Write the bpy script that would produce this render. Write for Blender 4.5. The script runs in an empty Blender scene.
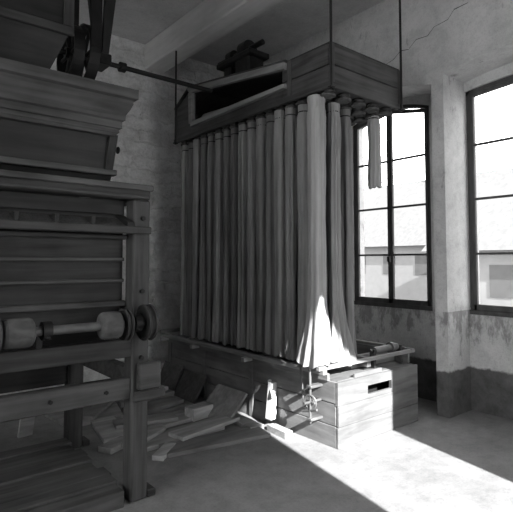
import bpy, bmesh, math, random
from mathutils import Vector, Matrix
random.seed(7)
scene = bpy.context.scene
COL = scene.collection

# ------------------------------------------------------------ materials
def mat(name, lo, hi, scale=(4,4,4), rough=0.8, bump=0.2, detail=6, rnd=0.0, metallic=0.0, dist=0.4):
    m = bpy.data.materials.new(name); m.use_nodes = True
    nt = m.node_tree; N = nt.nodes; L = nt.links
    b = N['Principled BSDF']; b.inputs['Roughness'].default_value = rough
    b.inputs['Metallic'].default_value = metallic
    b.inputs['Specular IOR Level'].default_value = 0.25
    tc = N.new('ShaderNodeTexCoord'); mp = N.new('ShaderNodeMapping')
    mp.inputs['Scale'].default_value = scale
    L.new(tc.outputs['Object'], mp.inputs['Vector'])
    nz = N.new('ShaderNodeTexNoise'); nz.inputs['Scale'].default_value = 1.0
    nz.inputs['Detail'].default_value = detail; nz.inputs['Distortion'].default_value = dist
    L.new(mp.outputs[0], nz.inputs['Vector'])
    n2 = N.new('ShaderNodeTexNoise'); n2.inputs['Scale'].default_value = 3.2; n2.inputs['Detail'].default_value = 5
    L.new(tc.outputs['Object'], n2.inputs['Vector'])
    ad = N.new('ShaderNodeMixRGB'); ad.inputs['Fac'].default_value = .4
    L.new(nz.outputs['Fac'], ad.inputs['Color1']); L.new(n2.outputs['Fac'], ad.inputs['Color2'])
    cr = N.new('ShaderNodeValToRGB')
    cr.color_ramp.elements[0].position = 0.34; cr.color_ramp.elements[1].position = 0.66
    cr.color_ramp.elements[0].color = (lo, lo, lo, 1); cr.color_ramp.elements[1].color = (hi, hi, hi, 1)
    L.new(ad.outputs[0], cr.inputs['Fac'])
    out = cr.outputs['Color']
    if rnd > 0:
        oi = N.new('ShaderNodeObjectInfo')
        mr = N.new('ShaderNodeMapRange'); mr.inputs['To Min'].default_value = 1-rnd; mr.inputs['To Max'].default_value = 1+rnd
        L.new(oi.outputs['Random'], mr.inputs['Value'])
        mx = N.new('ShaderNodeMixRGB'); mx.blend_type = 'MULTIPLY'; mx.inputs['Fac'].default_value = 1
        L.new(out, mx.inputs['Color1']); L.new(mr.outputs[0], mx.inputs['Color2']); out = mx.outputs['Color']
    L.new(out, b.inputs['Base Color'])
    if bump > 0:
        bp = N.new('ShaderNodeBump'); bp.inputs['Strength'].default_value = bump; bp.inputs['Distance'].default_value = 0.01
        L.new(nz.outputs['Fac'], bp.inputs['Height']); L.new(bp.outputs[0], b.inputs['Normal'])
    return m

wood_x = mat('wood_grain_x', .03, .09, (1.5, 24, 24), .75, .4, rnd=.2, detail=9)
wood_y = mat('wood_grain_y', .03, .09, (24, 1.5, 24), .75, .4, rnd=.2, detail=9)
wood_z = mat('wood_grain_z', .035, .09, (30, 30, 1.5), .75, .5, rnd=.2, detail=9)
mach_x = mat('machine_wood_x', .012, .055, (1.5, 22, 22), .6, .4, rnd=.3, detail=9)  # darker wood tones for the sifter and chute
mach_y = mat('machine_wood_y', .012, .05, (22, 1.5, 22), .6, .4, rnd=.25, detail=9)
mach_z = mat('machine_wood_z', .014, .055, (22, 22, 1.5), .6, .4, rnd=.2, detail=9)
edge_x = mat('worn_edge_wood_x', .03, .10, (1.5, 22, 22), .6, .4, rnd=.2, detail=9)
rail_x = mat('rail_wood_x', .04, .11, (1.5, 18, 22), .7, .4, rnd=.1, detail=9)
dark_x = mat('dark_wood_x', .008, .03, (1.5, 16, 16), .5, .4, rnd=.2, detail=9)
pale_x = mat('pale_wood_x', .16, .32, (1.5, 22, 22), .8, .2, rnd=.4)
pale_y = mat('pale_wood_y', .13, .25, (22, 1.5, 22), .8, .2, rnd=.2)
lit_wood = mat('sunlit_bracket_wood', .4, .55, (8, 8, 4), .8, .2)  # sunlight on the support bracket, put into its pale colour
box_x = mat('box_wood_x', .07, .16, (1.8, 12, 16), .85, .5, rnd=.1, detail=9)
box_y = mat('box_wood_y', .10, .20, (12, 1.8, 16), .85, .5, rnd=.1, detail=9)  # paler than the end planks, to lift the shaded long side
beam_m = mat('beam_paint', .42, .54, (12, 1.5, 12), .9, .2)
iron = mat('iron', .010, .025, (8, 8, 8), .5, .15, metallic=.3)
steel = mat('worn_steel', .08, .17, (10, 10, 10), .55, .1, metallic=.3)
cloth = mat('filter_cloth', .15, .25, (22, 22, .8), .95, .4, rnd=.28, detail=9)
cloth_l = mat('filter_cloth_pale', .24, .36, (22, 22, .9), .95, .4, rnd=.1, detail=9)
grain_cloth = mat('sieve_cloth', .03, .13, (90, 90, 90), .9, .4)
roller_m = mat('roller_felt', .045, .12, (12, 20, 20), .85, .5, detail=9)
frame_m = mat('window_frame_wood', .035, .07, (20, 20, 6), .7, .2)
black = mat('opening_shade', .004, .008, (3, 3, 3), .9, 0)  # near-black colour standing in for shade inside openings
out_wall = mat('exterior_render', .12, .145, (.6, .6, .6), .9, 0)
out_roof = mat('exterior_roof_tiles', .07, .095, (2, 6, 6), .9, 0)
out_ground = mat('exterior_ground', .09, .12, (.5, .5, .5), .9, 0)
out_win = mat('exterior_glass', .05, .07, (.5, .5, .5), .9, 0)

def wall_material(name, lo, hi, dado=None, brick=False, dlo=.06, dhi=.12, grime=.9):
    m = bpy.data.materials.new(name); m.use_nodes = True
    nt = m.node_tree; N = nt.nodes; L = nt.links
    b = N['Principled BSDF']; b.inputs['Roughness'].default_value = .95
    b.inputs['Specular IOR Level'].default_value = .1
    tc = N.new('ShaderNodeTexCoord')
    def noise(sc, det=8, rough=.6, scale3=None, dist=0):
        n = N.new('ShaderNodeTexNoise'); n.inputs['Scale'].default_value = sc; n.inputs['Detail'].default_value = det
        n.inputs['Roughness'].default_value = rough; n.inputs['Distortion'].default_value = dist
        if scale3:
            mp = N.new('ShaderNodeMapping'); mp.inputs['Scale'].default_value = scale3
            L.new(tc.outputs['Object'], mp.inputs['Vector']); L.new(mp.outputs[0], n.inputs['Vector'])
        else: L.new(tc.outputs['Object'], n.inputs['Vector'])
        return n.outputs['Fac']
    def ramp(f, p0, p1, c0, c1):
        r = N.new('ShaderNodeValToRGB'); r.color_ramp.elements[0].position = p0; r.color_ramp.elements[1].position = p1
        r.color_ramp.elements[0].color = (c0,)*3+(1,); r.color_ramp.elements[1].color = (c1,)*3+(1,)
        L.new(f, r.inputs['Fac']); return r.outputs['Color']
    def mul(a, c, fac=1.0):
        x = N.new('ShaderNodeMixRGB'); x.blend_type = 'MULTIPLY'; x.inputs['Fac'].default_value = fac
        L.new(a, x.inputs['Color1']); L.new(c, x.inputs['Color2']); return x.outputs['Color']
    nz = noise(1.6, 10, .65)
    out = ramp(nz, .3, .68, lo, hi)
    out = mul(out, ramp(noise(7, 9, .72), .36, .55, grime, 1.0))
    out = mul(out, ramp(noise(55, 4, .7), .38, .5, .88, 1.0))
    s = N.new('ShaderNodeSeparateXYZ'); L.new(tc.outputs['Object'], s.inputs[0])
    height = nz
    if brick:
        ad = N.new('ShaderNodeMath'); ad.operation = 'ADD'
        L.new(s.outputs['X'], ad.inputs[0]); L.new(s.outputs['Y'], ad.inputs[1])
        a1 = N.new('ShaderNodeMath'); a1.operation = 'MULTIPLY_ADD'; a1.inputs[1].default_value = .6
        L.new(noise(4.5, 6), a1.inputs[0]); L.new(ad.outputs[0], a1.inputs[2])
        ml = N.new('ShaderNodeMath'); ml.operation = 'MULTIPLY_ADD'; ml.inputs[1].default_value = .26
        L.new(noise(3.6, 6), ml.inputs[0]); L.new(s.outputs['Z'], ml.inputs[2])
        cb = N.new('ShaderNodeCombineXYZ'); L.new(a1.outputs[0], cb.inputs[0]); L.new(ml.outputs[0], cb.inputs[1])
        br = N.new('ShaderNodeTexBrick'); br.inputs['Scale'].default_value = 1
        br.inputs['Brick Width'].default_value = .46; br.inputs['Row Height'].default_value = .18
        br.inputs['Mortar Size'].default_value = .034; br.inputs['Mortar Smooth'].default_value = 1
        br.inputs['Color1'].default_value = (1, 1, 1, 1); br.inputs['Color2'].default_value = (.78, .78, .78, 1)
        br.inputs['Mortar'].default_value = (.68, .68, .68, 1)
        L.new(cb.outputs[0], br.inputs['Vector'])
        out = mul(out, br.outputs['Color'], .35)
        out = mul(out, ramp(noise(5, 9, .75), .38, .58, .74, 1.0))
        h2 = N.new('ShaderNodeMath'); h2.operation = 'MULTIPLY_ADD'; h2.inputs[1].default_value = -.22
        L.new(br.outputs['Fac'], h2.inputs[0]); L.new(noise(6, 10, .8), h2.inputs[2]); height = h2.outputs[0]
    if dado:
        mr = N.new('ShaderNodeMapRange'); mr.inputs['From Min'].default_value = .5; mr.inputs['From Max'].default_value = 1.08
        mr.inputs['To Min'].default_value = .0; mr.inputs['To Max'].default_value = .19
        L.new(s.outputs['Z'], mr.inputs['Value'])
        lt2 = N.new('ShaderNodeMath'); lt2.operation = 'LESS_THAN'; lt2.inputs[1].default_value = 1.08; L.new(s.outputs['Z'], lt2.inputs[0])
        m2 = N.new('ShaderNodeMath'); m2.operation = 'MULTIPLY'; L.new(mr.outputs[0], m2.inputs[0]); L.new(lt2.outputs[0], m2.inputs[1])
        a2 = N.new('ShaderNodeMath'); a2.operation = 'ADD'; L.new(m2.outputs[0], a2.inputs[0]); L.new(noise(1, 8, .7, (8, 8, 3.5)), a2.inputs[1])
        out = mul(out, ramp(a2.outputs[0], .60, .70, 1.0, .55))
        n9 = noise(9, 6)
        ma = N.new('ShaderNodeMath'); ma.operation = 'MULTIPLY_ADD'; ma.inputs[1].default_value = .07
        L.new(n9, ma.inputs[0]); L.new(s.outputs['Z'], ma.inputs[2])
        r = N.new('ShaderNodeMapRange'); r.inputs['From Min'].default_value = dado-.012; r.inputs['From Max'].default_value = dado+.012
        L.new(ma.outputs[0], r.inputs['Value'])
        mx = N.new('ShaderNodeMixRGB'); L.new(r.outputs[0], mx.inputs['Fac'])
        L.new(ramp(noise(5, 9, .75), .35, .68, dlo, dhi), mx.inputs['Color1']); L.new(out, mx.inputs['Color2']); out = mx.outputs['Color']
    L.new(out, b.inputs['Base Color'])
    bp = N.new('ShaderNodeBump'); bp.inputs['Strength'].default_value = 1.0 if brick else .5; bp.inputs['Distance'].default_value = .07 if brick else .035
    L.new(height, bp.inputs['Height']); L.new(bp.outputs[0], b.inputs['Normal'])
    return m
plaster = wall_material('plaster_with_worn_dado', .39, .50, dado=.5, grime=.83)
plaster_b = wall_material('whitewashed_masonry', .66, .82, brick=True)
ceil_m = wall_material('ceiling_plaster', .36, .46)
floor_m = wall_material('dusty_floor', .17, .25, grime=.82)

# ------------------------------------------------------------ mesh builder
class MB:
    def __init__(s, origin=(0, 0, 0)):
        s.bm = bmesh.new(); s.o = Vector(origin)
    def box(s, x0, x1, y0, y1, z0, z1, rot=None, bev=0.004):
        c = Vector(((x0+x1)/2, (y0+y1)/2, (z0+z1)/2))
        r = bmesh.ops.create_cube(s.bm, size=1)
        vs = r['verts']
        for v in vs:
            v.co = Vector((v.co.x*(x1-x0), v.co.y*(y1-y0), v.co.z*(z1-z0)))
        if bev > 0:
            es = list({e for v in vs for e in v.link_edges})
            rr = bmesh.ops.bevel(s.bm, geom=es, offset=min(bev, .3*min(x1-x0, y1-y0, z1-z0)), segments=1, affect='EDGES')
            vs = list({v for f in rr['faces'] for v in f.verts} | {v for v in vs if v.is_valid})
        for v in vs:
            if rot is not None: v.co = rot @ v.co
            v.co += c
        return vs
    def frustum(s, b, t):
        def ring(r): return [s.bm.verts.new(p) for p in ((r[0], r[2], r[4]), (r[1], r[2], r[4]), (r[1], r[3], r[4]), (r[0], r[3], r[4]))]
        B = ring(b); T = ring(t)
        s.bm.faces.new(B[::-1]); s.bm.faces.new(T)
        for i in range(4): s.bm.faces.new((B[i], B[(i+1) % 4], T[(i+1) % 4], T[i]))
    def hexa(s, pts):
        v = [s.bm.verts.new(p) for p in pts]
        for f in ((3, 2, 1, 0), (4, 5, 6, 7), (0, 1, 5, 4), (1, 2, 6, 5), (2, 3, 7, 6), (3, 0, 4, 7)):
            s.bm.faces.new([v[i] for i in f])
    def prism(s, poly, axis, a0, a1):
        def P(p, a):
            return {'x': (a, p[0], p[1]), 'y': (p[0], a, p[1]), 'z': (p[0], p[1], a)}[axis]
        A = [s.bm.verts.new(P(p, a0)) for p in poly]; B = [s.bm.verts.new(P(p, a1)) for p in poly]
        s.bm.faces.new(A); s.bm.faces.new(B[::-1])
        n = len(poly)
        for i in range(n): s.bm.faces.new((A[i], B[i], B[(i+1) % n], A[(i+1) % n]))
    def cyl(s, p0, p1, r, r2=None, seg=20):
        p0 = Vector(p0); p1 = Vector(p1); d = p1-p0
        if r2 is None: r2 = r
        res = bmesh.ops.create_cone(s.bm, cap_ends=True, segments=seg, radius1=r, radius2=r2, depth=d.length)
        M = Matrix.Translation((p0+p1)/2) @ d.to_track_quat('Z', 'Y').to_matrix().to_4x4()
        bmesh.ops.transform(s.bm, matrix=M, verts=res['verts'])
    def tor(s, c, axis, R, r, seg=28, ms=8):
        ax = Vector(axis).normalized(); q = ax.to_track_quat('Z', 'Y').to_matrix()
        rings = []
        for i in range(seg):
            a = 2*math.pi*i/seg; ring = []
            for j in range(ms):
                b = 2*math.pi*j/ms
                p = Vector(((R+r*math.cos(b))*math.cos(a), (R+r*math.cos(b))*math.sin(a), r*math.sin(b)))
                ring.append(s.bm.verts.new(q @ p + Vector(c)))
            rings.append(ring)
        for i in range(seg):
            for j in range(ms):
                s.bm.faces.new((rings[i][j], rings[(i+1) % seg][j], rings[(i+1) % seg][(j+1) % ms], rings[i][(j+1) % ms]))
    def done(s, name, m, parent=None, smooth=False, **props):
        bmesh.ops.recalc_face_normals(s.bm, faces=s.bm.faces[:])
        for v in s.bm.verts: v.co -= s.o
        me = bpy.data.meshes.new(name); s.bm.to_mesh(me); s.bm.free()
        me.materials.append(m)
        if smooth:
            for p in me.polygons: p.use_smooth = True
            try: me.set_sharp_from_angle(angle=math.radians(40))
            except Exception: pass
        ob = bpy.data.objects.new(name, me); COL.objects.link(ob)
        if parent: ob.parent = parent
        else: ob.location = s.o
        for k, v in props.items(): ob[k] = v
        return ob
def part(name, m, parent, boxes, bev=.004):
    for b in boxes:
        q = MB(parent.location); q.box(*b, bev=bev); q.done(name, m, parent)
def empty(name, loc, label, category, group=None):
    e = bpy.data.objects.new(name, None); e.empty_display_size = .1
    e.location = loc; COL.objects.link(e); e['label'] = label; e['category'] = category
    if group: e['group'] = group
    return e
def rot3(rx, ry, rz):
    return Matrix.Rotation(math.radians(rz), 3, 'Z') @ Matrix.Rotation(math.radians(ry), 3, 'Y') @ Matrix.Rotation(math.radians(rx), 3, 'X')

# ------------------------------------------------------------ room shell
XW, XO, YB, YF, XL, H = 4.77, 5.22, 6.3, -1.2, -3.0, 4.7
m = MB(); m.box(XL-.3, XO+.3, YF-.3, YB+.3, -.2, 0, bev=0); m.done('floor', floor_m, kind='structure')
m = MB(); m.box(XL-.3, XO+.3, YF-.3, YB+.3, H, H+.2, bev=0); m.done('ceiling', ceil_m, kind='structure')
m = MB(); m.box(XL-.3, XW, YB, YB+.3, 0, H, bev=0); m.done('wall_back', plaster_b, kind='structure')

def arch_wall(mb, axis, a0, a1, s0, s1, openings, z0=0, z1=H):
    cur = s0
    def slab(sa, sb, za, zb, zc=None):
        zc = za if zc is None else zc
        mb.prism([(sa, za), (sb, zc), (sb, zb), (sa, zb)], axis, a0, a1)
    for lo, hi, zb, zs, rise in openings:
        if lo > cur: slab(cur, lo, z0, z1)
        if zb > z0: slab(lo, hi, z0, zb)
        if isinstance(zs, list):
            for (ya, fa), (yb, fb) in zip(zs[:-1], zs[1:]): slab(ya, yb, fa, z1, fb)
        else:
            n = 16
            for i in range(n):
                ya = lo+(hi-lo)*i/n; yb = lo+(hi-lo)*(i+1)/n
                fa = zs+rise*(1-((2*i/n)-1)**2); fb = zs+rise*(1-((2*(i+1)/n)-1)**2)
                slab(ya, yb, fa, z1, fb)
        cur = hi
    if cur < s1: slab(cur, s1, z0, z1)
ZS = 1.03
W2 = (1.45, 2.69, 3.50, .05); W1 = (3.13, 4.30, 3.46, .12)
m = MB()
arch_wall(m, 'x', XW, XO, YF, YB+.3, [(1.2, 2.69, 0, 3.60, .08), (2.83, 4.45, 0, 3.52, .12)])
arch_wall(m, 'x', XO, XO+.25, YF, YB+.3, [(W2[0], W2[1], ZS, W2[2], W2[3]), (W1[0], W1[1], ZS, W1[2], W1[3])])
wr = m.done('wall_right', plaster, kind='structure')
m = MB()
arch_wall(m, 'y', YF-.05, YF, XL-.3, XW, [(2.0, 3.13, 0, [(2.0, 3.25), (2.10, 3.35), (2.20, 3.66), (2.28, 3.86), (2.38, 3.70), (2.45, 3.62), (2.55, 3.35), (2.68, 3.2), (3.13, 3.1)], 0)])  # unseen opening, head outline shaped to throw the sun wedge onto the sleeves
m.done('wall_front', plaster, kind='structure')
m = MB()
arch_wall(m, 'x', XL-.25, XL, YF, YB, [(.3, 1.8, .8, 3.6, .2), (2.2, 3.9, .8, 3.6, .2)])
m.done('wall_left', plaster, kind='structure')
m = MB()
pts = [(3.42, 3.92), (3.3, 3.95), (3.2, 4.02), (3.1, 4.0), (3.0, 4.08), (2.86, 4.07), (2.78, 4.14), (2.62, 4.16), (2.55, 4.24), (2.4, 4.25)]
for k, (a, b) in enumerate(zip(pts[:-1], pts[1:])):
    wa = .002+.003*((k*37) % 3)/2
    m.prism([(a[0], a[1]-wa), (b[0], b[1]-.003), (b[0], b[1]+.003), (a[0], a[1]+wa)], 'x', XW-.001, XW+.01)
m.done('wall_crack', wood_x, parent=wr, label='thin crack in the plaster')
m = MB(); m.box(3.1, 3.4, YF, YB, 4.34, H, bev=.015); m.done('trim_1', beam_m, kind='structure')
m = MB(); m.box(.5, .8, YF, YB, 4.34, H, bev=.015); m.done('trim_2', beam_m, kind='structure')

def window(idx, y0, y1, zs, rise):
    zb = ZS
    def za(y): return zs+rise*(1-(2*(y-y0)/(y1-y0)-1)**2)
    e = bpy.data.objects.new('window_%d' % idx, None); e.location = (XO+.08, (y0+y1)/2, zb); COL.objects.link(e)
    e['kind'] = 'structure'
    O = e.location; x0, x1 = XO+.03, XO+.09
    m = MB(O)
    m.box(x0, x1, y0, y0+.045, zb, zs+.01); m.box(x0, x1, y1-.045, y1, zb, zs+.01); m.box(x0-.02, x1, y0, y1, zb, zb+.05)
    n = 12
    for i in range(n):
        a = y0+(y1-y0)*i/n; b = y0+(y1-y0)*(i+1)/n
        m.prism([(a, za(a)-.04), (b, za(b)-.04), (b, za(b)), (a, za(a))], 'x', x0, x1)
    m.done('window_frame', frame_m, e)
    mid = (y0+y1)/2
    for s0, s1 in ((y0+.045, mid-.002), (mid+.002, y1-.045)):
        m = MB(O); xa, xb = x0-.01, x0+.03
        m.box(xa, xb, s0, s0+.036, zb+.05, za(s0)-.04); m.box(xa, xb, s1-.036, s1, zb+.05, za(s1)-.04)
        m.box(xa, xb, s0, s1, zb+.05, zb+.11)
        m.prism([(s0, za(s0)-.08), (s1, za(s1)-.08), (s1, za(s1)-.04), (s0, za(s0)-.04)], 'x', xa, xb)
        for k in (1, 2, 3):
            z = zb+.06+k*.6
            m.box(xa+.005, xb, s0, s1, z-.012, z+.012, bev=.002)
        m.done('casement', frame_m, e)
    m = MB(O); m.cyl((x0-.03, mid, 1.3), (x0-.03, mid, 3.3), .007, seg=8); m.box(x0-.06, x0-.02, mid-.02, mid+.02, 1.6, 1.67)
    m.done('espagnolette_bolt', iron, e)
window(1, *W1); window(2, *W2)

# ------------------------------------------------------------ exterior
m = MB(); m.box(XO+.6, 60, -30, 60, -4.0, -3.8, bev=0); m.done('ground', out_ground, kind='structure')
def house(x0, x1, y0, y1, zt, zr, label):
    e = empty('neighbouring_house', ((x0+x1)/2, (y0+y1)/2, -3.8), label, 'building')
    O = e.location
    m = MB(O); m.box(x0, x1, y0, y1, -3.8, zt, bev=0); m.done('house_wall', out_wall, e)
    m = MB(O); xm = (x0+x1)/2
    m.prism([(x0-.4, zt-.1), (xm, zr), (x1+.4, zt-.1)], 'y', y0-.4, y1+.4); m.done('roof', out_roof, e)
    yy = y0+1
    while yy < y1-1:
        m = MB(O); m.box(x0-.03, x0+.05, yy, yy+.8, zt-1.7, zt-.6, bev=0); m.done('house_window', out_win, e); yy += 2.1
    m = MB(O); yc = y0+(y1-y0)*.35; m.box(xm-.3, xm+.3, yc, yc+.6, zr-.5, zr+.9, bev=0); m.done('chimney', out_wall, e)
house(17, 25, 2, 10.0, 2.1, 5.0, 'pale rendered house with tiled gable roof outside the windows')
house(24, 34, 11.5, 26, 2.6, 7.0, 'long pale house with tiled roof outside the windows')
house(20, 30, -8, .8, 1.9, 5.2, 'low pale outbuilding with tiled roof outside the windows')

# ------------------------------------------------------------ filter base
BX0, BX1, BY0, BY1, BT = 3.25, 4.46, 2.856, 5.80, .56
base = empty('filter_collecting_box', (3.88, 4.33, 0), 'long planked wooden collecting box under the hanging filter sleeves', 'wooden box')
O = base.location
for xa in (BX0, BX1-.03):
    m = MB(O)
    for k, (a, b) in enumerate(((0, .18), (.186, .37), (.376, .56))):
        m.box(xa+.003*(k % 2), xa+.03, BY0+.03, BY1, a, b)
    m.done('side_planking', box_y, base)
m = MB(O)
hx0, hx1, hz0, hz1 = 3.66, 4.02, .395, .475
m.box(BX0, BX1, BY0, BY0+.03, 0, .176); m.box(BX0+.005, BX1-.004, BY0-.004, BY0+.026, .18, .357)
m.box(BX0, hx0, BY0, BY0+.03, .36, .56, bev=.001); m.box(hx1, BX1, BY0, BY0+.03, .36, .56, bev=.001)
m.box(hx0, hx1, BY0, BY0+.03, .36, hz0, bev=.001); m.box(hx0, hx1, BY0, BY0+.03, hz1, .56, bev=.001)
m.done('end_planking', box_x, base)
part('end_planking', box_x, base, [(BX0, BX1, BY1-.03, BY1, 0, .56)])
m = MB(O); m.box(BX0+.03, BX1-.03, BY0+.2, BY0+.22, .2, .52, bev=0); m.done('shade_sheet', black, base)  # black sheet in place of the shade behind the end slot
m = MB(O)
for i in range(8):
    a = BY0+.03+i*(BY1-BY0-.06)/8; b = a+(BY1-BY0-.06)/8-.006
    m.box(BX0+.03, BX1-.03, a, b, .53, .565)
m.done('top_planking', box_x, base)
part('batten', box_y, base, [(BX0-.015, BX0, y, y+.06, 0, .55) for y in (4.0, 4.9, 5.7)])
# tray rim boards standing on the box
part('tray_side', box_y, base, [(BX0-.02, BX0+.01, BY0+.10, BY1, .56, .625), (BX1-.01, BX1+.02, BY0+.10, BY1, .56, .68)])
part('long_rail', pale_y, base, [(3.15, 3.20, 2.93, 5.85, .625, .665), (4.47, 4.51, 2.93, 5.85, .68, .71)])
part('cross_rail', pale_x, base, [(3.10, 4.54, 2.93, 2.97, .665, .70), (3.75, 4.46, 3.12, 3.145, .565, .69), (3.15, 4.50, 5.80, 5.85, .665, .71)]
     + [(3.12, 4.44, y, y+.05, .575, .62) for y in (4.0, 5.0, 5.74)])
part('tray_cleat', box_x, base, [(3.80, 3.86, 2.97, 3.12, .60, .69), (4.30, 4.40, 3.15, 3.30, .565, .66), (3.50, 3.90, 2.875, 2.90, .56, .60)])
m = MB(O)
m.cyl((3.98, 3.03, .73), (4.36, 3.03, .73), .034); m.cyl((3.93, 3.03, .73), (4.43, 3.03, .73), .012)
m.cyl((4.24, 3.03, .73), (4.28, 3.03, .73), .055)
m.done('roller', steel, base, smooth=True)
part('roller_bearing', wood_x, base, [(3.95, 3.98, 3.0, 3.06, .565, .745), (4.39, 4.42, 3.0, 3.06, .565, .745)])
m = MB(O)
m.cyl((3.12, 3.06, .2), (3.12, 3.06, .70), .012, seg=10)
m.tor((3.12, 3.06, .38), (1, .2, .1), .06, .009); m.cyl((3.04, 3.06, .38), (3.25, 3.06, .38), .013, seg=10)
m.box(3.11, 3.13, 3.0, 3.12, .37, .39); m.box(3.1, 3.25, 3.03, 3.09, .22, .245); m.box(3.1, 3.25, 3.03, 3.09, .5, .525)
m.cyl((3.12, 2.98, .33), (3.12, 3.16, .28), .011, seg=10)
m.done('clamp_screw', steel, base, smooth=True)
m = MB(O)
m.cyl((3.14, 3.2, .66), (3.20, 3.22, .30), .01, seg=8); m.cyl((3.20, 3.22, .30), (3.25, 3.25, .28), .01, seg=8); m.box(3.10, 3.22, 3.18, 3.24, .66, .685)
m.done('hook_rod', steel, base, smooth=True)
m = MB(O)
m.hexa([(3.15, 3.62, .08), (3.22, 3.62, .08), (3.22, 3.70, .08), (3.15, 3.70, .08), (3.19, 3.64, .42), (3.245, 3.64, .42), (3.245, 3.70, .42), (3.19, 3.70, .42)])
m.cyl((3.17, 3.60, .30), (3.24, 3.74, .42), .022, seg=10)
m.done('support_bracket', lit_wood, base)

# ------------------------------------------------------------ filter header
HX0, HX1, HY0, HY1, HZ0, HZ1 = 3.2, 4.23, 2.86, 5.55, 3.17, 3.54
head = empty('filter_header_box', (3.7, 4.2, 3.17), 'long wooden distribution box with tapered duct mouth hung from rods', 'wooden box')
O = head.location
m = MB(O)
m.box(HX0, HX1, HY0, HY0+.03, HZ0, HZ0+.18); m.box(HX0+.004, HX1-.004, HY0-.003, HY0+.027, HZ0+.188, HZ1)
m.done('end_panel', wood_x, head)
part('end_panel', wood_x, head, [(HX0, HX1, HY1-.03, HY1, HZ0, 3.60)])
part('cross_batten', wood_x, head, [(HX0-.03, HX1+.03, HY0-.025, HY0, HZ0-.035, HZ0+.015), (HX0+.03, HX1-.03, 3.46, 3.49, HZ0+.02, HZ1)])
part('corner_post', wood_z, head, [(HX0-.02, HX0+.03, HY0-.02, HY0, HZ0+.015, HZ1), (HX1-.03, HX1+.02, HY0-.02, HY0, HZ0+.015, HZ1), (HX0-.02, HX0, 3.36, 3.41, HZ0+.02, HZ1)])
MY0, MY1 = 3.50, 5.12
m = MB(O)
m.box(HX0, HX0+.03, HY0+.03, MY0, HZ0, HZ0+.18); m.box(HX0, HX0+.03, HY0+.03, MY0, HZ0+.188, HZ1)
m.prism([(MY0, HZ0), (5.55, HZ0), (5.55, 3.32), (MY1, 3.32), (4.3, 3.28), (MY0, 3.31)], 'x', HX0, HX0+.03)
m.prism([(MY1, 3.32), (5.55, 3.32), (5.55, 3.58), (5.2, 3.76), (MY1, 3.76)], 'x', HX0, HX0+.03)
m.prism([(MY0, 3.48), (MY1, 3.71), (MY1, 3.76), (MY0, 3.55)], 'x', HX0, HX0+.03)
m.done('side_panel', wood_y, head)
part('side_panel', wood_y, head, [(HX1-.03, HX1, HY0+.03, HY1-.03, HZ0, HZ1)])
m = MB(O)
m.prism([(MY0-.08, 3.465), (MY1+.04, 3.70), (MY1+.10, 3.775), (MY0-.08, 3.53)], 'x', HX0-.05, HX0)
m.prism([(MY1-.03, 3.31), (MY1+.04, 3.31), (MY1+.06, 3.70), (MY1-.01, 3.695)], 'x', HX0-.05, HX0)
m.prism([(MY0-.08, 3.28), (MY1, 3.27), (MY1, 3.325), (MY0-.08, 3.32)], 'x', HX0-.05, HX0)
m.done('mouth_frame', pale_y, head)
m = MB(O)
m.hexa([(3.24, MY0, 3.30), (3.24, MY1, 3.30), (3.34, MY1, 3.46), (3.34, MY0, 3.36), (3.25, MY0, 3.285), (3.25, MY1, 3.285), (3.355, MY1, 3.445), (3.355, MY0, 3.345)])
m.done('duct_board', pale_y, head)
m = MB(O); m.box(HX0+.5, HX0+.52, MY0+.01, HY1-.05, HZ0+.03, 3.54, bev=0); m.done('shade_sheet', black, head)  # black sheet put in as the darkness inside the duct mouth
m = MB(O)
m.box(HX0, HX1, HY0, 3.42, HZ1, HZ1+.02)
m.prism([(3.42, HZ1), (5.2, 3.78), (5.55, 3.58), (5.55, 3.605), (5.2, 3.805), (3.42, HZ1+.02)], 'x', HX0-.03, HX1)
m.done('lid', wood_y, head)
m = MB(O); m.box(HX0+.03, HX1-.03, HY0+.03, HY1-.03, HZ0, HZ0+.02, bev=0); m.done('bottom_board', wood_y, head)
part('long_batten', wood_y, head, [(HX0-.035, HX0, HY0-.02, HY1, HZ0-.035, HZ0+.02)])
for (x, y) in ((3.17, 2.83), (4.2, 2.82), (3.15, 5.48), (4.26, 5.5)):
    m = MB(O); m.cyl((x, y, HZ0-.06), (x, y, H), .012, seg=8); m.box(x-.03, x+.03, y-.02, y+.02, HZ0-.05, HZ0-.037)
    m.done('suspension_rod', iron, head)

NJ = 16; PJ = .153
xs = [3.29+.215*i for i in range(5)]; ys = [3.15+PJ*j for j in range(NJ)]
m = MB((xs[0], ys[0], HZ0))
m.cyl((xs[0], ys[0], HZ0-.06), (xs[0], ys[0], HZ0), .05, seg=16)
m.tor((xs[0], ys[0], HZ0-.055), (0, 0, 1), .058, .014, 18, 6); m.tor((xs[0], ys[0], HZ0-.02), (0, 0, 1), .055, .01, 18, 6)
s0 = m.done('socket', wood_z, None, smooth=True)
s0.parent = head; s0.location = Vector((xs[0], ys[0], HZ0))-O
def place_socket(x, y):
    c = s0.copy(); c.location = Vector((x, y, HZ0))-O; COL.objects.link(c); return c
for i, x in enumerate(xs):
    for j, y in enumerate(ys):
        if (i, j) != (0, 0): place_socket(x, y)
for x in xs: place_socket(x, 2.98)

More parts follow.
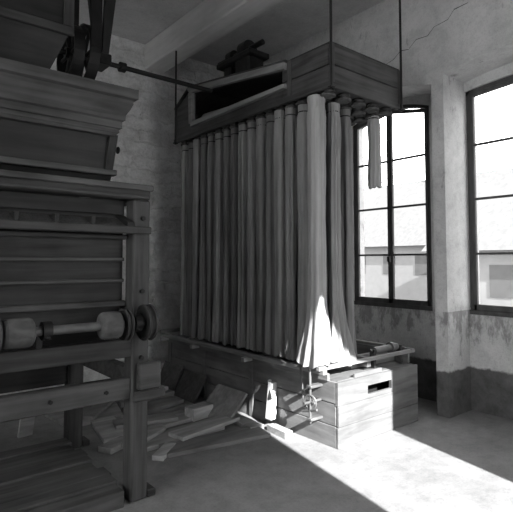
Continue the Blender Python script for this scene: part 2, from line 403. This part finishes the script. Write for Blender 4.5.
# ------------------------------------------------------------ sleeves
def sleeve_mesh(name, Ltot, seed, flare=1.1, r=.074, m_=cloth, fold=.07, sway=.008, lean=(0, 0), rag=.0, fz=1.7, crease=.025, k1=None):
    rr = random.Random(seed); bm = bmesh.new(); NS, NZ = 84, 70
    ph = [rr.uniform(0, 6.28) for _ in range(10)]; kk = rr.choice([3, 4, 5]); k2 = rr.choice([7, 9, 11]); fl = rr.uniform(.0, .10)
    k1 = k1 or kk
    rings = []
    for iz in range(NZ+1):
        t = iz/NZ; z = Ltot*(1-t)
        env = .92+.08*min(1, t/.1)
        if .02 < t < .045: env *= .93
        env *= 1+.04*math.sin(4*t+ph[0])+.03*math.sin(9*t+ph[1])
        rad = r*env*(1+(flare-1)*max(0, (t-.70)/.30)**fz)
        f = fold*(.4+.6*min(1, t/.12))*(1+.8*max(0, (t-.75)/.25))
        cx = sway*math.sin(3*t+ph[4])*math.sin(math.pi*t)+lean[0]*max(0, t-.6)**2/.16
        cy = sway*math.sin(4*t+ph[5])*math.sin(math.pi*t)+lean[1]*max(0, t-.6)**2/.16
        ring = []
        for k in range(NS):
            a = 2*math.pi*k/NS
            c1 = 1-2*abs(math.sin(k1*.5*a+ph[0]+.8*math.sin(3*t+ph[3]))) if k1 % 2 == 0 else math.cos(k1*a+ph[0]+.9*math.sin(3*t+ph[3]))
            d = 1+f*c1+f*.6*math.cos(k2*a+ph[1]+2.0*t)+(f*.6+fl*min(1, t/.2))*math.cos(2*a+ph[2]+1.2*t)
            d += crease*math.sin(30*t+4*a+ph[6])*math.sin(11*t+2*a+ph[7])+.5*crease*math.sin(64*t+3*a+ph[8])*math.sin(7*t+a+ph[9])
            if t < .05: d = d*.4+.6*(1+.05*math.cos(14*a))
            dz = rag*max(0, (t-.85)/.15)*(math.sin(3*a+ph[1])+.6*math.sin(7*a+ph[2])+.5*math.sin(13*a+ph[3])+1.2)
            ring.append(bm.verts.new((cx+rad*d*math.cos(a), cy+rad*d*math.sin(a), z+dz)))
        rings.append(ring)
    for i in range(NZ):
        for k in range(NS):
            bm.faces.new((rings[i][k], rings[i+1][k], rings[i+1][(k+1) % NS], rings[i][(k+1) % NS]))
    bmesh.ops.recalc_face_normals(bm, faces=bm.faces[:])
    me = bpy.data.meshes.new(name); bm.to_mesh(me); bm.free(); me.materials.append(m_)
    for p in me.polygons: p.use_smooth = True
    return me
SB = .67; ST = 3.115; SL = ST-SB
variants = [sleeve_mesh('filter_sleeve', SL, 10+i, flare=1.03+.04*(i % 3), r=.059+.0025*(i % 4), fold=.07+.02*(i % 3), sway=.005, rag=.010) for i in range(12)]
def band_mesh():
    m = MB(); m.tor((0, 0, 0), (0, 0, 1), .054, .006, 24, 6)
    ob = m.done('tie_band', iron); me = ob.data; bpy.data.objects.remove(ob); return me
bandme = band_mesh()
def add_sleeve(me, x, y, zb, L, label, group='hanging filter sleeves', rz=0.0):
    ob = bpy.data.objects.new('filter_sleeve', me); ob.location = (x, y, zb); COL.objects.link(ob); ob.rotation_euler = (0, 0, rz)
    ob['label'] = label; ob['category'] = 'filter sleeve'; ob['group'] = group
    b = bpy.data.objects.new('tie_band', bandme); b.parent = ob; b.location = (0, 0, L*.967); COL.objects.link(b)
    return ob
lab = 'long grey cloth filter sleeve with vertical folds hanging from the header'
for i, x in enumerate(xs):
    for j, y in enumerate(ys):
        if (i, j) in ((3, 0), (4, 1), (4, 0), (0, 0), (1, 0), (2, 0), (4, 2), (3, 1)): continue
        add_sleeve(variants[random.randrange(12)], x+random.uniform(-.014, .014), y+random.uniform(-.006, .006), SB, SL, lab, rz=random.uniform(0, 6.28))
me = sleeve_mesh('filter_sleeve_pale', SL, 91, flare=2.0, fold=.12, m_=cloth_l, r=.084, lean=(-.03, -.01), rag=.014, fz=1.9, crease=.04, k1=3)
add_sleeve(me, xs[0]-.03, ys[0]-.05, SB+.01, SL, 'pale loose cloth sleeve spreading out over the box at its hem')
me = sleeve_mesh('filter_sleeve_loose', SL, 92, flare=2.0, fold=.15, r=.066, lean=(.03, -.03), rag=.02, fz=1.5, crease=.04)
add_sleeve(me, xs[1]-.01, ys[0]-.05, SB-.01, SL, 'loose cloth sleeve with flared torn hem')
me = sleeve_mesh('filter_sleeve_loose', SL, 93, flare=1.25, fold=.11, r=.062, lean=(.01, -.02), rag=.02)
add_sleeve(me, xs[2], ys[0], SB, SL, 'loose cloth sleeve with slightly flared hem')
me = sleeve_mesh('filter_sleeve', SL, 95, flare=1.1, fold=.10, r=.062, rag=.012)
add_sleeve(me, xs[3]-.03, ys[1]+.02, SB, SL, lab)
me = sleeve_mesh('filter_sleeve_short', .75, 94, flare=.95, fold=.09, r=.062, m_=cloth_l, rag=.006, sway=.003)
add_sleeve(me, xs[4], ys[0]-.02, ST-.75, .75, 'short cut-off cloth sleeve hanging in front of the window')

# ------------------------------------------------------------ sifter machine
mc = empty('grain_sifter', (.9, 3.7, 0), 'large dark wooden grain sifting machine with hopper and post frame', 'milling machine')
O = mc.location
for (x, y) in ((1.47, 3.11), (1.46, 4.3), (-.3, 3.11), (-.3, 4.3)):
    m = MB(O); m.box(x, x+.125, y, y+.13, 0, 2.03, bev=.012)
    m.done('leg', wood_z if (x, y) == (1.47, 3.11) else mach_z, mc)
    if x > 0: part('foot_block', mach_x, mc, [(x+.125, x+.19, y-.0, y+.13, 0, .05)], .008)
part('front_rail', rail_x, mc, [(-.16, 1.47, 3.13, 3.21, .68, .82)], .008)
part('cross_rail', mach_x, mc, [(-.16, 1.46, 4.34, 4.42, .78, .92), (-.16, 1.47, 3.12, 3.21, .96, 1.08), (-.16, 1.46, 4.34, 4.42, 1.25, 1.35)])
part('side_rail', rail_x, mc, [(1.50, 1.57, 3.25, 4.3, .74, .86)])
part('side_rail', mach_y, mc, [(1.50, 1.57, 3.25, 4.3, 1.2, 1.3), (-.25, -.18, 3.25, 4.3, .72, .86)])
part('corner_bracket', wood_x, mc, [(1.50, 1.66, 3.05, 3.11, .74, .92), (1.595, 1.66, 3.11, 3.25, .74, .88), (1.45, 1.68, 3.02, 3.05, .68, .745)], .01)
for z in (.70, .95, 1.9, 1.4):
    m = MB(O); m.cyl((1.535, 3.09, z), (1.535, 3.115, z), .016, seg=6); m.done('bolt', iron, mc)
for x in (.95, 1.3):
    m = MB(O); m.cyl((x, 3.115, .75), (x, 3.135, .75), .014, seg=6); m.done('bolt', iron, mc)
m = MB(O)
for i in range(8):
    a = 3.09+i*.152
    m.box(-.5, 1.44+.02*((i*7) % 3-1), a, a+.142, .0, .105+.006*((i*5) % 3))
m.done('platform_planking', rail_x, mc)
m = MB(O)
m.frustum((-.4, 1.42, 3.50, 4.1, 1.0), (-.4, 1.46, 3.30, 4.25, 1.32))
m.done('lower_trough', dark_x, mc)
part('trough_board', mach_x, mc, [(-.4, 1.46, 3.30, 3.33, 1.17, 1.31)])
part('shade_panel', dark_x, mc, [(-.4, 1.46, 4.36, 4.38, .55, 2.02)], 0)  # dark sheet added so the see-through gaps of the frame read as shade
m = MB(O)
m.box(-.4, 1.47, 3.28, 3.31, 1.33, 2.03); m.box(1.44, 1.47, 3.31, 4.28, 1.33, 2.03); m.box(-.4, 1.44, 4.25, 4.28, 1.33, 1.78); m.box(-.4, 1.44, 3.3, 4.25, 1.33, 1.35)
m.done('sieve_box', dark_x, mc)
part('front_board', mach_x, mc, [(-.4, 1.46, 3.255, 3.28, 1.33, 1.465), (-.4, 1.46, 3.262, 3.28, 1.475, 1.61), (-.4, 1.46, 3.255, 3.28, 1.62, 1.765)], .006)
part('moulding_strip', edge_x, mc, [(-.4, 1.465, 3.21, 3.255, 1.295, 1.335), (-.4, 1.46, 3.225, 3.255, 1.46, 1.485), (-.4, 1.46, 3.225, 3.255, 1.605, 1.63), (-.4, 1.575, 3.05, 3.09, 1.79, 1.84), (-.4, 1.46, 3.18, 3.255, 1.755, 1.785)], .006)
m = MB(O)
m.hexa([(-.4, 3.09, 1.80), (1.42, 3.09, 1.80), (1.42, 3.28, 1.88), (-.4, 3.28, 1.88), (-.4, 3.09, 1.83), (1.42, 3.09, 1.83), (1.42, 3.28, 1.91), (-.4, 3.28, 1.91)])
m.done('sieve_cloth', grain_cloth, mc)
m = MB(O)
m.prism([(3.09, 1.80), (3.28, 1.86), (3.28, 1.94), (3.09, 1.87)], 'x', 1.42, 1.46)
m.done('sieve_cheek', mach_y, mc)
part('tray_rib', mach_y, mc, [(x, x+.025, 3.11, 3.24, 1.845, 1.90) for x in (.72, .95, 1.18)], .003)
part('upper_fascia', mach_x, mc, [(-.4, 1.46, 3.24, 3.26, 1.93, 2.03)], .003)
part('cap_beam', mach_x, mc, [(-.4, 1.59, 3.10, 3.24, 2.03, 2.12), (-.4, 1.59, 4.3, 4.44, 2.02, 2.12)], .01)
part('cap_moulding', edge_x, mc, [(-.4, 1.60, 3.07, 3.10, 2.09, 2.13), (-.4, 1.57, 3.08, 3.10, 2.035, 2.055)], .006)
part('cap_beam', mach_y, mc, [(1.46, 1.58, 3.24, 4.3, 2.02, 2.12)], .01)
m = MB(O)
m.frustum((-.4, 1.38, 3.34, 4.2, 2.12), (-.4, 1.39, 3.30, 4.25, 2.22))
m.frustum((-.4, 1.38, 3.30, 4.25, 2.22), (-.4, 1.39, 3.24, 4.28, 2.58))
m.done('hopper', dark_x, mc)
lev = [(.0, 2.47), (.012, 2.485), (.02, 2.49), (.02, 2.515), (.034, 2.52), (.034, 2.565), (.050, 2.575), (.052, 2.61), (.075, 2.65), (.090, 2.685), (.090, 2.71), (.115, 2.72), (.115, 2.785), (.10, 2.79)]
m = MB(O)
for (a, b) in zip(lev[:-1], lev[1:]):
    m.frustum((-.4, 1.37+a[0], 3.205-a[0], 4.30+a[0], a[1]), (-.4, 1.37+b[0], 3.205-b[0], 4.30+b[0], b[1]))
m.done('cornice', edge_x, mc)
part('hopper_ledge', edge_x, mc, [(-.4, 1.40, 3.235, 3.30, 2.20, 2.24)], .005)
m = MB(O); m.hexa([(1.33, 3.275, 2.24), (1.385, 3.275, 2.24), (1.385, 3.30, 2.24), (1.33, 3.30, 2.24), (1.34, 3.215, 2.48), (1.395, 3.215, 2.48), (1.395, 3.25, 2.48), (1.34, 3.25, 2.48)])
m.done('hopper_stile', mach_z, mc)
m = MB(O); m.cyl((1.38, 3.32, 2.40), (1.44, 3.32, 2.40), .010, seg=8); m.tor((1.44, 3.32, 2.40), (1, 0, 0), .02, .007, 16, 6)
m.done('hopper_latch', iron, mc, smooth=True)
ay, az = 3.0, 1.20
m = MB(O); m.cyl((-.3, ay, az), (1.60, ay, az), .028); m.done('roller_shaft', steel, mc, smooth=True)
for a, b, r in ((.64, .81, .084), (1.20, 1.335, .086)):
    m = MB(O)
    prof = [(0, .7), (.06, .9), (.15, .98), (.35, 1.0), (.65, 1.0), (.85, .98), (.94, .9), (1, .7)]
    for (u0, r0), (u1, r1) in zip(prof[:-1], prof[1:]):
        m.cyl((a+(b-a)*u0, ay, az), (a+(b-a)*u1, ay, az), r*r0, r*r1, seg=32)
    m.done('bearing_drum', roller_m, mc, smooth=True)
for a, b, r in ((.60, .622, .095), (1.355, 1.38, .10), (1.495, 1.54, .115)):
    m = MB(O); m.cyl((a, ay, az), (b, ay, az), r*.92, seg=32)
    m.tor((a, ay, az), (1, 0, 0), r*.96, .010, 28, 6); m.tor((b, ay, az), (1, 0, 0), r*.96, .010, 28, 6); m.cyl((b, ay, az), (b+.02, ay, az), .036)
    m.done('flanged_wheel', mach_z, mc, smooth=True)
for x in (.86, 1.43):
    m = MB(O)
    m.box(x, x+.04, ay-.045, 3.26 if x < 1 else 3.11, az-.05, az-.01, bev=.01); m.cyl((x-.005, ay, az), (x+.045, ay, az), .055)
    if x < 1: m.box(.86, .90, 3.13, 3.21, 1.07, 1.19)
    m.done('shaft_bearing', iron, mc, smooth=True)

cy = empty('feed_chute', (.8, 3.8, 2.79), 'dark angular wooden feed chute standing above the sifter', 'chute')
O = cy.location
m = MB(O)
m.frustum((.62, .96, 3.6, 4.0, 2.79), (.40, 1.13, 3.45, 4.15, 3.22))
m.frustum((.40, 1.13, 3.45, 4.15, 3.22), (.36, 1.13, 3.45, 4.15, 4.0))
m.frustum((.36, 1.13, 3.45, 4.15, 4.0), (.55, .95, 3.6, 4.0, H))
m.done('chute_body', dark_x, cy)
part('chute_batten', mach_x, cy, [(.36, 1.15, 3.42, 3.45, z, z+.06) for z in (3.19, 3.56, 3.94)], .005)
part('chute_stile', mach_z, cy, [(1.08, 1.15, 3.425, 3.45, 3.25, 3.56), (1.08, 1.15, 3.425, 3.45, 3.62, 3.94)], .005)

# ------------------------------------------------------------ drive shaft
ds = empty('overhead_drive_shaft', (2.3, 4.65, 3.6), 'iron line shaft with belt pulley on a ceiling hanger', 'drive shaft')
O = ds.location; sy, sz = 4.65, 3.58
m = MB(O); m.cyl((1.4, sy, sz), (3.14, sy, sz), .025); m.cyl((2.02, sy, sz), (2.08, sy, sz), .05); m.done('shaft', iron, ds, smooth=True)
for x, R in ((1.53, .26), (1.66, .30)):
    m = MB(O)
    n = 36
    for i in range(n):
        a = 2*math.pi*i/n; b = 2*math.pi*(i+1)/n
        P = lambda an, rr, xx: (xx, sy+rr*math.cos(an), sz+rr*math.sin(an))
        m.hexa([P(a, R-.02, x-.05), P(b, R-.02, x-.05), P(b, R-.02, x+.05), P(a, R-.02, x+.05), P(a, R, x-.05), P(b, R, x-.05), P(b, R, x+.05), P(a, R, x+.05)])
    for k in range(6):
        an = math.pi*k/3
        m.cyl((x, sy, sz), (x, sy+(R-.01)*math.cos(an), sz+(R-.01)*math.sin(an)), .018, seg=8)
    m.cyl((x-.05, sy, sz), (x+.05, sy, sz), .05)
    m.done('belt_pulley', iron, ds, smooth=True)
m = MB(O)
for s in (-1, 1):
    m.hexa([(1.80, sy+s*.06, sz), (1.86, sy+s*.06, sz), (1.86, sy+s*.1, sz), (1.80, sy+s*.1, sz),
            (1.76, sy+s*.26, H), (1.90, sy+s*.26, H), (1.90, sy+s*.34, H), (1.76, sy+s*.34, H)])
m.box(1.77, 1.89, sy-.12, sy+.12, sz-.06, sz+.05, bev=.01)
m.box(1.74, 1.92, sy-.36, sy+.36, H-.05, H, bev=.01)
m.done('ceiling_hanger', iron, ds)
for s in (-1, 1):
    m = MB(O)
    m.box(1.61, 1.71, sy+s*.31-.004, sy+s*.31+.004, sz, H, bev=0)
    m.done('drive_belt', iron, ds)

kg = empty('knocking_gear', (3.4, 4.35, 3.7), 'small dark iron cam gear on top of the header box', 'gear mechanism')
O = kg.location
def lidz(y): return 3.56+(y-3.42)*.245/1.78
m = MB(O); m.box(3.27, 3.50, 4.12, 4.38, lidz(4.38), 3.90, bev=.02); m.box(3.30, 3.47, 4.50, 4.64, lidz(4.64), 3.88, bev=.02); m.box(3.24, 3.53, 4.06, 4.70, 3.87, 3.93, bev=.01)
m.done('gear_housing', iron, kg)
m = MB(O); m.cyl((3.36, 3.98, 3.99), (3.36, 4.80, 3.99), .03); m.cyl((3.36, 4.20, 3.99), (3.36, 4.32, 3.99), .10, seg=28); m.cyl((3.36, 4.48, 3.99), (3.36, 4.58, 3.99), .075, seg=28)
m.done('cam_wheel', iron, kg, smooth=True)

# ------------------------------------------------------------ boards on floor
def board(cx, cy, cz, L, W, T, rz, rx=0, mt=None, label='loose sawn wooden board lying on the floor'):
    m = MB((cx, cy, cz)); m.box(cx-L/2, cx+L/2, cy-W/2, cy+W/2, cz-T/2, cz+T/2, rot=rot3(rx, 0, rz), bev=.003)
    ob = m.done('wooden_board', mt or pale_x); ob['label'] = label; ob['category'] = 'board'; ob['group'] = 'loose boards on the floor'
    return ob
g = [
 (2.54, 3.66, .018, .98, .26, .035, -10), (2.33, 4.00, .018, .92, .28, .035, 2), (1.93, 4.55, .018, .70, .24, .035, 80),
 (3.03, 3.96, .022, .60, .16, .044, 88), (1.72, 5.15, .018, .65, .22, .035, 97), (2.42, 4.42, .018, .66, .30, .035, 4),
 (2.15, 5.16, .018, .65, .26, .035, 74), (2.60, 4.86, .018, .7, .30, .035, -6), (2.66, 5.32, .03, .7, .26, .06, 4),
 (1.72, 5.76, .045, .5, .28, .09, 10), (2.5, 5.95, .04, .9, .15, .08, 0), (1.2, 5.7, .05, .5, .25, .1, 0),
 (2.62, 3.94, .054, .74, .20, .035, 10), (2.26, 4.46, .054, .60, .20, .035, -14), (2.05, 4.06, .054, .50, .14, .035, 30), (2.05, 5.12, .054, .62, .14, .035, 48),
 (2.62, 4.84, .056, .52, .22, .04, 14), (1.72, 5.76, .115, .45, .2, .045, -8), (1.2, 5.7, .125, .45, .2, .045, 12), (2.66, 5.32, .085, .6, .20, .045, 12),
 (2.80, 4.34, .065, .26, .15, .12, 8), (3.12, 3.46, .03, .28, .09, .06, 86), (3.15, 4.50, .07, .20, .12, .12, 88), (1.80, 4.10, .025, .28, .14, .05, 24), (2.06, 3.72, .02, .30, .10, .04, 40),
]
for q in g: board(*q)
lean_l = 'wooden board leaning tilted against the box'
def lean(cx, cy, L, W, ang, rz, mt=pale_x, T=.028, label=lean_l, z0=0):
    h = z0+W/2*math.sin(math.radians(ang))+T/2*math.cos(math.radians(ang))
    return board(cx, cy, h, L, W, T, rz, ang, mt, label)
lean(3.00, 4.20, .50, .36, 46, -90)
lean(3.10, 5.00, .44, .32, 60, -90, wood_x)
lean(3.12, 5.52, .44, .34, 66, -90, wood_x)
lean(1.28, 4.85, .13, .42, 76, -170, pale_x, label='narrow pale board standing tilted behind the sifter')

# ------------------------------------------------------------ light
w = bpy.data.worlds.new('World'); scene.world = w; w.use_nodes = True
bg = w.node_tree.nodes['Background']; bg.inputs[0].default_value = (1, 1, 1, 1); bg.inputs[1].default_value = 6.3
sl = bpy.data.lights.new('sun', 'SUN'); sl.energy = 27; sl.angle = math.radians(.5)
so = bpy.data.objects.new('sun', sl); COL.objects.link(so)
so.rotation_euler = Vector((.22, 1, -.60)).to_track_quat('-Z', 'Y').to_euler()

# ------------------------------------------------------------ camera
F = 490.0; pitch = math.radians(3.0)
cam = bpy.data.cameras.new('camera'); co = bpy.data.objects.new('camera', cam); COL.objects.link(co)
cam.sensor_width = 36; cam.lens = 36*F/513; cam.clip_start = .05
cam.shift_y = -((256-(262-F*math.tan(pitch)))/513)
co.location = (0, 0, 1.6)
co.rotation_euler = (math.radians(90)+pitch, 0, math.radians(-39.4))
scene.camera = co
scene.view_settings.view_transform = 'Standard'
